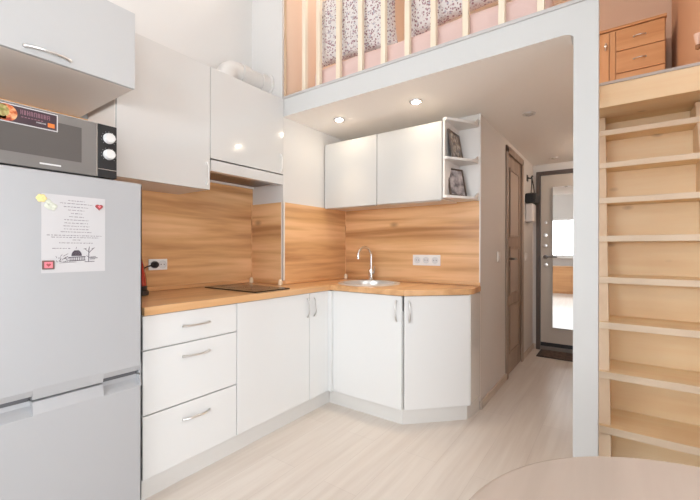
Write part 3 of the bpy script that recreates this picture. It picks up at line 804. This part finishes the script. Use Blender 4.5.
bm = nb(); tube(bm, [(KX+.040, KY-.02, ZW1+.185), (KX+.070, KY-.035, ZW1+.205)], [.022, .010], 12); obj('spout', bm, BLACK, t)

# ------------------------------------------------------------------ downlights
def downlight(x, y, label, on):
    t = thing('ceiling_spotlight', (x, y, ZC), label, 'spotlight', 'spotlights under the loft')
    bm = nb(); lathe(bm, [(.026, -.004), (.030, -.008), (.041, -.006), (.043, -.0005), (.026, -.0005)], (x, y, ZC), 28, loop=True); obj('ring', bm, SATIN, t)
    bm = nb(); lathe(bm, [(.0001, -.016), (.012, -.0145), (.021, -.010), (.0255, -.004), (.0255, -.001), (.0001, -.001)], (x, y, ZC), 28); obj('lens', bm, LAMPON if on else LAMPOFF, t)
    if on:
        l = bpy.data.lights.new('spotlight_beam', 'SPOT'); l.energy = LP; l.color = (1., .78, .54); l.spot_size = math.radians(75); l.spot_blend = 1; l.shadow_soft_size = .03
        lo = bpy.data.objects.new('lamp_beam', l); C.objects.link(lo); lo.parent = t; lo.location = (0, 0, -.045)
LP = 7
downlight(.628, .07, 'lit ceiling spotlight closest to the duct box', True)
downlight(1.228, .09, 'lit ceiling spotlight in front of the open corner shelves', True)
downlight(1.775, .74, 'unlit ceiling spotlight where the hall begins', False)
downlight(1.745, 2.24, 'unlit ceiling spotlight just above the entrance door', False)

# ------------------------------------------------------------------ hall doors
t = bpy.data.objects.new('door_1', None); C.objects.link(t); t.location = (XW, 1.6, 0); t['kind'] = 'structure'
t['label'] = 'brown panelled interior door in the left hall wall'; t['category'] = 'door'
bm = nb()
for ya, yb_ in ((1.262, 1.322), (1.90, 1.955)): box(bm, XW+.0005, ya, 0, XW+.016, yb_, 1.995, .004)
box(bm, XW+.0005, 1.262, 1.945, XW+.016, 1.955, 2.005, .004)
obj('door_casing', bm, DOORW, t)
lf = obj('door_leaf', B(XW-.045, 1.288, .006, XW-.004, 1.932, 1.962, .002), DOORW, t)
for z0, z1 in ((.18, .62), (.70, 1.14), (1.22, 1.84)):
    bm = nb()
    for (a, b, c, d_) in ((1.42, z0, 1.80, z0+.025), (1.42, z1-.025, 1.80, z1), (1.42, z0+.025, 1.445, z1-.025), (1.775, z0+.025, 1.80, z1-.025)):
        box(bm, XW-.004, a, b, XW+.006, c, d_, .004)
    obj('panel_moulding', bm, DOORW, lf)
    obj('panel', B(XW-.005, 1.446, z0+.026, XW-.0015, 1.774, z1-.026, .001), P('pale_panel', (.42, .34, .28), .55), lf)
bm = nb(); lathe(bm, [(.025, 0), (.025, .008), (.010, .010), (.010, .045)], (XW-.004, 1.385, 1.03), 20, 'x')
tube(bm, [(XW+.042, 1.375, 1.03), (XW+.044, 1.44, 1.032), (XW+.040, 1.505, 1.028)], [.010, .0085, .007], 12)
lathe(bm, [(.022, 0), (.022, .007), (.0001, .009)], (XW-.004, 1.385, .945), 20, 'x')
obj('door_handle', bm, P('dark_nickel_lever', (.25, .22, .20), .3, metal=1.), lf)

t = bpy.data.objects.new('door_2', None); C.objects.link(t); t.location = (2.0, YE, 0); t['kind'] = 'structure'
t['label'] = 'beige-grey metal entrance door with a tall mirror'; t['category'] = 'door'
bm = nb()
box(bm, DX0-.008, YE-.02, 0, DX0+.034, YE+.06, DZ1+.012, .003); box(bm, DX1-.034, YE-.02, 0, DX1+.008, YE+.06, DZ1+.012, .003)
box(bm, DX0+.034, YE-.02, DZ1-.03, DX1-.034, YE+.06, DZ1+.012, .003)
obj('door_frame', bm, DARKFRAME, t)
obj('threshold', B(DX0+.035, YE-.03, .0, DX1-.035, YE+.06, .045, .004), P('grey_steel_threshold', (.22, .19, .17), .5), t)
lf = obj('door_leaf', B(DX0+.037, YE-.006, .088, DX1-.037, YE+.055, DZ1-.033, .003), DOORLEAF, t)
obj('bottom_seal', B(DX0+.037, YE-.008, .046, DX1-.037, YE+.05, .087, .002), BLACK, lf)
mr = obj('mirror', B(1.703, YE-.024, .262, 2.31, YE-.018, 1.795, .001, rot=Matrix.Rotation(math.radians(1.9), 3, 'Z')), MIRROR, lf)
def knob(x, z, r, name, mat=SATIN):
    bm = nb(); lathe(bm, [(r, 0), (r, -.008), (r*.8, -.018), (.0001, -.020)], (x, YE-.007, z), 20, 'y'); obj(name, bm, mat, lf)
knob(1.635, 1.41, .016, 'peephole'); knob(1.632, 1.272, .024, 'lock_plate'); knob(1.632, 1.155, .020, 'lock_knob', SATIN); knob(1.638, .945, .021, 'lower_lock')
bm = nb(); lathe(bm, [(.024, 0), (.024, -.012), (.011, -.014), (.011, -.05)], (1.632, YE-.007, 1.03), 20, 'y')
tube(bm, [(1.627, YE-.055, 1.03), (1.68, YE-.058, 1.033), (1.745, YE-.054, 1.03)], [.011, .009, .008], 12)
obj('door_handle', bm, P('dark_chrome_lever', (.22, .20, .19), .25, metal=1.), lf)

# doormat
t = thing('doormat', (2.02, 2.36, 0), 'brown coir doormat lying before the entrance door', 'doormat')
obj('pile', B(1.61, 2.215, .004, 2.46, 2.478, .016, .004), MATM, t)
bm = nb(); box(bm, 1.59, 2.195, .0005, 2.48, 2.212, .012, .003); box(bm, 1.59, 2.481, .0005, 2.48, 2.495, .012, .003); box(bm, 1.59, 2.212, .0005, 1.607, 2.481, .012, .003); box(bm, 2.463, 2.212, .0005, 2.48, 2.481, .012, .003)
obj('border', bm, MATEDGE, t)

# hook with a hanging bag on the far wall beside the entrance door
HXp = XW+.03; HZ = 1.868; HY = 2.20
t = thing('coat_hook', (XW, HY, HZ), 'black wall hook in hall corner beside entrance door', 'hook')
obj('plate', B(XW, HY-.03, HZ-.035, XW+.008, HY+.03, HZ+.03, .003), BLACK, t)
bm = nb(); tube(bm, [(XW+.006, HY, HZ), (XW+.035, HY, HZ-.008), (XW+.055, HY, HZ+.018)], [.009, .008, .010], 10); obj('peg', bm, BLACK, t)
t = thing('hanging_bag', (XW+.05, HY, 1.588), 'black shoulder bag hanging by its strap on hook', 'bag')
bm = nb()
for s_ in (-1, 1):
    tube(bm, [(XW+.046, HY, HZ+.004), (XW+.054, HY+s_*.055, HZ-.09), (XW+.055, HY+.01+s_*.11, 1.685)], .005, 8)
obj('strap', bm, BLACKFAB, t)
obj('pouch', B(XW+.001, HY-.12, 1.588, XW+.095, HY+.14, 1.694, .015, 3), BLACKFAB, t)
obj('flap', B(XW+.0955, HY-.115, 1.625, XW+.100, HY+.135, 1.69, .002), BLACKFAB, t)
t = thing('cloth_bag', (XW+.05, HY, 1.40), 'white folded cloth bag hanging beneath the black bag', 'bag')
obj('bag_body', B(XW+.001, HY-.105, 1.400, XW+.075, HY+.050, 1.5875, .014, 3), WHITEFAB, t)
obj('side_flap', B(XW+.010, HY+.051, 1.46, XW+.060, HY+.12, 1.585, .010, 3), GREYFAB, t)

# ------------------------------------------------------------------ stairs
dz, dy = .2390, .1146
t = thing('staircase', (2.45, .6, 0), 'steep pale pine staircase climbing to the loft', 'staircase')
def zk(k): return 2.151-.239*k
def yk(k): return 1.057-.1146*k
XT0, XT1 = 2.165, 2.700
for k in range(1, 9):
    bm = nb(); box(bm, XT0, yk(k), zk(k)-.036, XT1, yk(k)+.292, zk(k), .004)
    o = obj('tread', bm, PINE, t)
    obj('nosing', B(XT0, yk(k)-.004, zk(k)-.036, XT1, yk(k)-.0002, zk(k)-.001, .0015), PINEN, o)
for k in range(1, 10):
    yr = yk(k)+.276
    zt_ = zk(k-1)-.037 if k > 1 else 2.0295
    obj('riser', B(XT0+.03, yr, max(zk(k), 0)+.0005, XT1, yr+.016, zt_-.0005), PINE, t)
# stringers: slanting boards just behind the nosings
bm = nb()
zt_, zb2 = 2.02, .0
yt, yb2 = yk(1)+.025-(zt_-zk(1))*0 + (zt_-zk(1))*dy/dz, yk(8)+.025-(zk(8))*dy/dz
hexa(bm, [(2.165, yb2, zb2), (2.254, yb2, zb2), (2.254, yb2+.28, zb2), (2.165, yb2+.28, zb2)], [(2.165, yt, zt_), (2.206, yt, zt_), (2.206, yt+.28, zt_), (2.165, yt+.28, zt_)])
obj('stringer', bm, PINEZ, t)
bm = nb()
hexa(bm, [(2.665, yb2, zb2), (XT1, yb2, zb2), (XT1, yb2+.28, zb2), (2.665, yb2+.28, zb2)], [(2.665, yt, zt_), (XT1, yt, zt_), (XT1, yt+.28, zt_), (2.665, yt+.28, zt_)])
obj('stringer', bm, PINEZ, t)
obj('landing_soffit', B(2.165, .8295, 2.030, XT1+.018, 1.36, ZC-.0005, .002), PINE, t)
t2 = obj('landing_fascia', B(2.175, .805, 2.024, XT1+.018, .829, ZL-.012, .003), PINE, t)
obj('landing_edging', B(2.175, .801, ZL-.0118, XT1+.018, .83, ZL+.006, .002), GREYCAP, t)

# ------------------------------------------------------------------ loft railing
t = thing('loft_railing', (1.25, -.16, ZL+.018), 'cream wooden baluster railing along the loft edge', 'railing')
YBal = -.170
for px, x in enumerate((.512, .640, .808, .980, 1.144, 1.302, 1.459, 1.635, 1.813, 1.985, 2.15)):
    obj('baluster', B(x-.0155, YBal-.015, ZL+.0185, x+.0155, YBal+.015, ZL+.93, .003), BALU, t)
obj('end_post', B(CH+.001, YBal-.03, ZL+.0185, CH+.020, YBal-.022, ZL+.93, .003), wood('brown_pine_post', (.44, .27, .15), (.56, .38, .24), (.66, .50, .35), axis='z', band=14, knots=0), t)
obj('top_rail', B(CH+.001, YBal-.032, ZL+.9305, 2.19, YBal+.032, ZL+.97, .006), BALU, t)

# ------------------------------------------------------------------ bed and pillows in the loft
t = thing('bed', (1.25, .45, ZL), 'low loft bed under a rose pink bedspread', 'bed')
BX0, BX1, BY0, BY1, BZ = .545, 2.02, -.128, .86, 2.365
bm = nb()
box(bm, BX0, BY0, ZL+.003, BX1, BY1, BZ, .05, 5)
bmesh.ops.subdivide_edges(bm, edges=[e for e in bm.edges if e.calc_length() > .2], cuts=10, use_grid_fill=True)
for v in bm.verts:
    v.co.z += .006*math.sin(9*v.co.x+3*v.co.y) * (1 if v.co.z > ZL+.05 else 0)
    v.co.y += .006*math.sin(31*v.co.x) * (1 if v.co.y < BY0+.02 else 0)
obj('bedspread', bm, BEDSPREAD, t, smooth=60)
def put_pillow(label, x, z, w, h, rot, y=-.035, lean=6):
    o = obj('pillow', pillow_bm(w, h, .14), FLORAL, None, 80)
    bpy.context.view_layer.update()
    o.data.transform(Matrix.Translation((0, 0, -0)))
    o.location = (x, y, z); o.rotation_euler = Euler((math.radians(lean), math.radians(rot), 0), 'XYZ')
    return tag(o, label, 'pillow', 'floral pillows on the loft bed')
h_off = .004
put_pillow('white floral pillow leaning on the railing nearest the duct box', .835, BZ+h_off+.022, .66, .45, 3)
put_pillow('white floral pillow leaning on the railing nearest the stairs', 1.575, BZ+h_off+.034, .66, .50, -4)

# ------------------------------------------------------------------ loft dresser, lamp
DY = 2.38; DXa, DXb, DZt = 1.68, 2.635, 3.285
t = thing('dresser', (2.15, 2.6, ZL), 'orange wooden chest with drawers in the loft behind the stairs', 'dresser')
obj('body', B(DXa, DY+.02, ZL, DXb, 2.875, DZt-.028, .003), DRESSZ, t)
obj('top', B(DXa-.01, DY-.008, DZt-.0275, DXb+.008, 2.878, DZt, .004), DRESS, t)
XD = 2.262
for i, (za, zb2) in enumerate(((3.045, 3.25), (2.83, 3.037), (2.615, 2.822), (2.40, 2.607), (2.23, 2.392))):
    d = obj('drawer', B(XD, DY, za, DXb-.006, DY+.0195, zb2, .004), DRESS, t)
    zz = (za+zb2)/2
    handle(d, (2.40, DY, zz), (2.49, DY, zz), (0, -1, 0), r=.0045, rise=.018)
d = obj('door', B(DXa+.004, DY, 2.23, XD-.055, DY+.0195, 3.25, .004), DRESSZ, t)
bm = nb(); lathe(bm, [(.009, 0), (.009, -.02), (.016, -.024), (.012, -.034), (.0001, -.036)], (2.18, DY, 3.11), 16, 'y')
tube(bm, [(2.18, DY-.02, 3.07), (2.18, DY-.02, 3.14)], .008, 10)
obj('knob', bm, CHROME, d)
obj('divider', B(XD-.05, DY-.002, 2.23, XD-.005, DY+.0195, 3.25, .003), DRESSZ, t)
t = thing('wall_lamp', (XR, .97, 2.36), 'small pale wall lamp in the loft above the stairs', 'lamp')
LX, LY, LZ = XR-.05, .97, 2.352
bm = nb(); lathe(bm, [(.007, 0), (.015, .025), (.021, .066), (.019, .066), (.006, .003)], (LX, LY, LZ), 24, loop=True); obj('shade', bm, P('pale_pink_shade', (.80, .60, .50), .5), t)
bm = nb(); lathe(bm, [(.0001, -.032), (.012, -.022), (.013, 0), (.0001, .002)], (LX, LY, LZ-.001), 20); tube(bm, [(LX, LY, LZ-.018), (XR-.001, LY, LZ-.020)], .006, 10)
obj('bracket', bm, P('brown_lamp_base', (.30, .15, .07), .4), t)

# ------------------------------------------------------------------ round table in front
H_ = .75
TX, TY, TR = 2.4535, -1.598, .360
t = thing('round_table', (TX, TY, 0), 'round pinkish-beige wooden table close to the stairs', 'table')
bm = nb(); lathe(bm, [(.0001, H_-.022), (TR-.012, H_-.022), (TR-.003, H_-.018), (TR, H_-.011), (TR-.003, H_-.003), (TR-.010, H_), (.0001, H_)], (TX, TY, 0), 96); obj('tabletop', bm, TABLEW, t)
bm = nb(); lathe(bm, [(.05, .03), (.04, .05), (.035, .7), (.09, H_-.0221)], (TX, TY, 0), 28); obj('column', bm, SATIN, t)
bm = nb(); lathe(bm, [(.0001, 0), (.22, 0), (.22, .012), (.06, .0295), (.0001, .0295)], (TX, TY, 0), 48); obj('foot_plate', bm, SATIN, t)

# ------------------------------------------------------------------ what the door mirror shows: furniture by the windows
t = thing('sideboard', (1.4, YR+.25, 0), 'low orange wooden sideboard under the rear windows', 'sideboard')
obj('body', B(.5, YR+.13, .04, 2.4, YR+.52, .66, .004), DRESS, t)
obj('top', B(.48, YR+.13, .661, 2.42, YR+.54, .69, .004), DRESS, t)
obj('base_board', B(.55, YR+.16, 0, 2.35, YR+.50, .039), DRESS, t)
for k in range(3):
    d = obj('door', B(.505+k*.632, YR+.5205, .05, 1.128+k*.632, YR+.54, .655, .004), DRESS, t)

# ------------------------------------------------------------------ light
W = bpy.data.worlds.new('sky'); bpy.context.scene.world = W; W.use_nodes = True
bg = W.node_tree.nodes['Background']; bg.inputs['Color'].default_value = (.93, .96, 1, 1); bg.inputs['Strength'].default_value = 2.5
def win_light(name, loc, rot, sx, sy, power, col=(.88, .95, 1)):
    l = bpy.data.lights.new(name, 'AREA'); l.shape = 'RECTANGLE'; l.size = sx; l.size_y = sy; l.energy = power; l.color = col
    o = bpy.data.objects.new(name, l); C.objects.link(o); o.location = loc; o.rotation_euler = rot
win_light('daylight_lower', ((W0+W1)/2, YR-.12, (ZA+ZB_)/2), (PI/2, 0, 0), W1-W0, ZB_-ZA, 41)
win_light('fill_upper', ((W0+W1)/2, YR-.12, (ZC2+ZD)/2), (PI/2, 0, 0), W1-W0, ZD-ZC2, 10)  # fill for the loft through the added upper window
win_light('fill_side', (XRR+.12, (VY0+VY1)/2, (VZ0+VZ1)/2), (PI/2, 0, PI/2), VY1-VY0, VZ1-VZ0, 21)  # fill light outside the added side window
def lamp(name, loc, power, col=(1, .93, .85), r=.12):
    l = bpy.data.lights.new(name, 'POINT'); l.energy = power; l.color = col; l.shadow_soft_size = r
    o = bpy.data.objects.new(name, l); C.objects.link(o); o.location = loc
lamp('room_fill_light', (1.9, -1.9, 3.5), 2)  # unseen point fill added to brighten the main room
lamp('loft_fill_light', (1.3, .35, 3.75), 17)  # fill added to lift the loft, no fixture there
lamp('hall_fill_light', (2.45, 1.9, 1.9), 5.5, (1, .90, .80), .06)  # hidden fill behind the post, added to lift the dark hall

# ------------------------------------------------------------------ camera
cam = bpy.data.cameras.new('camera'); co = bpy.data.objects.new('camera', cam); C.objects.link(co)
cam.sensor_width = 36; cam.lens = 373.2865*36/700; cam.clip_start = .02
yaw, pit, rol = math.radians(35.5774), math.radians(-.0206), math.radians(.0947)
fw = Vector((-math.sin(yaw)*math.cos(pit), math.cos(yaw)*math.cos(pit), math.sin(pit)))
rt = Vector((math.cos(yaw), math.sin(yaw), 0)); upv = rt.cross(fw)
r2 = rt*math.cos(rol)+upv*math.sin(rol); u2 = upv*math.cos(rol)-rt*math.sin(rol)
M = Matrix((( r2.x, u2.x, -fw.x, 2.2735), (r2.y, u2.y, -fw.y, -2.093), (r2.z, u2.z, -fw.z, 1.109), (0, 0, 0, 1)))
co.matrix_world = M
cam.shift_y = -(250-249.7116)/700
S_ = bpy.context.scene; S_.camera = co
S_.view_settings.view_transform = 'Standard'; S_.view_settings.look = 'None'; S_.view_settings.gamma = 1; S_.view_settings.exposure = .72
S_.view_settings.use_curve_mapping = False
S_.cycles.use_denoising = True
S_.cycles.max_bounces = 10; S_.cycles.diffuse_bounces = 6; S_.cycles.caustics_reflective = False; S_.cycles.caustics_refractive = False
S_.cycles.sample_clamp_indirect = 6
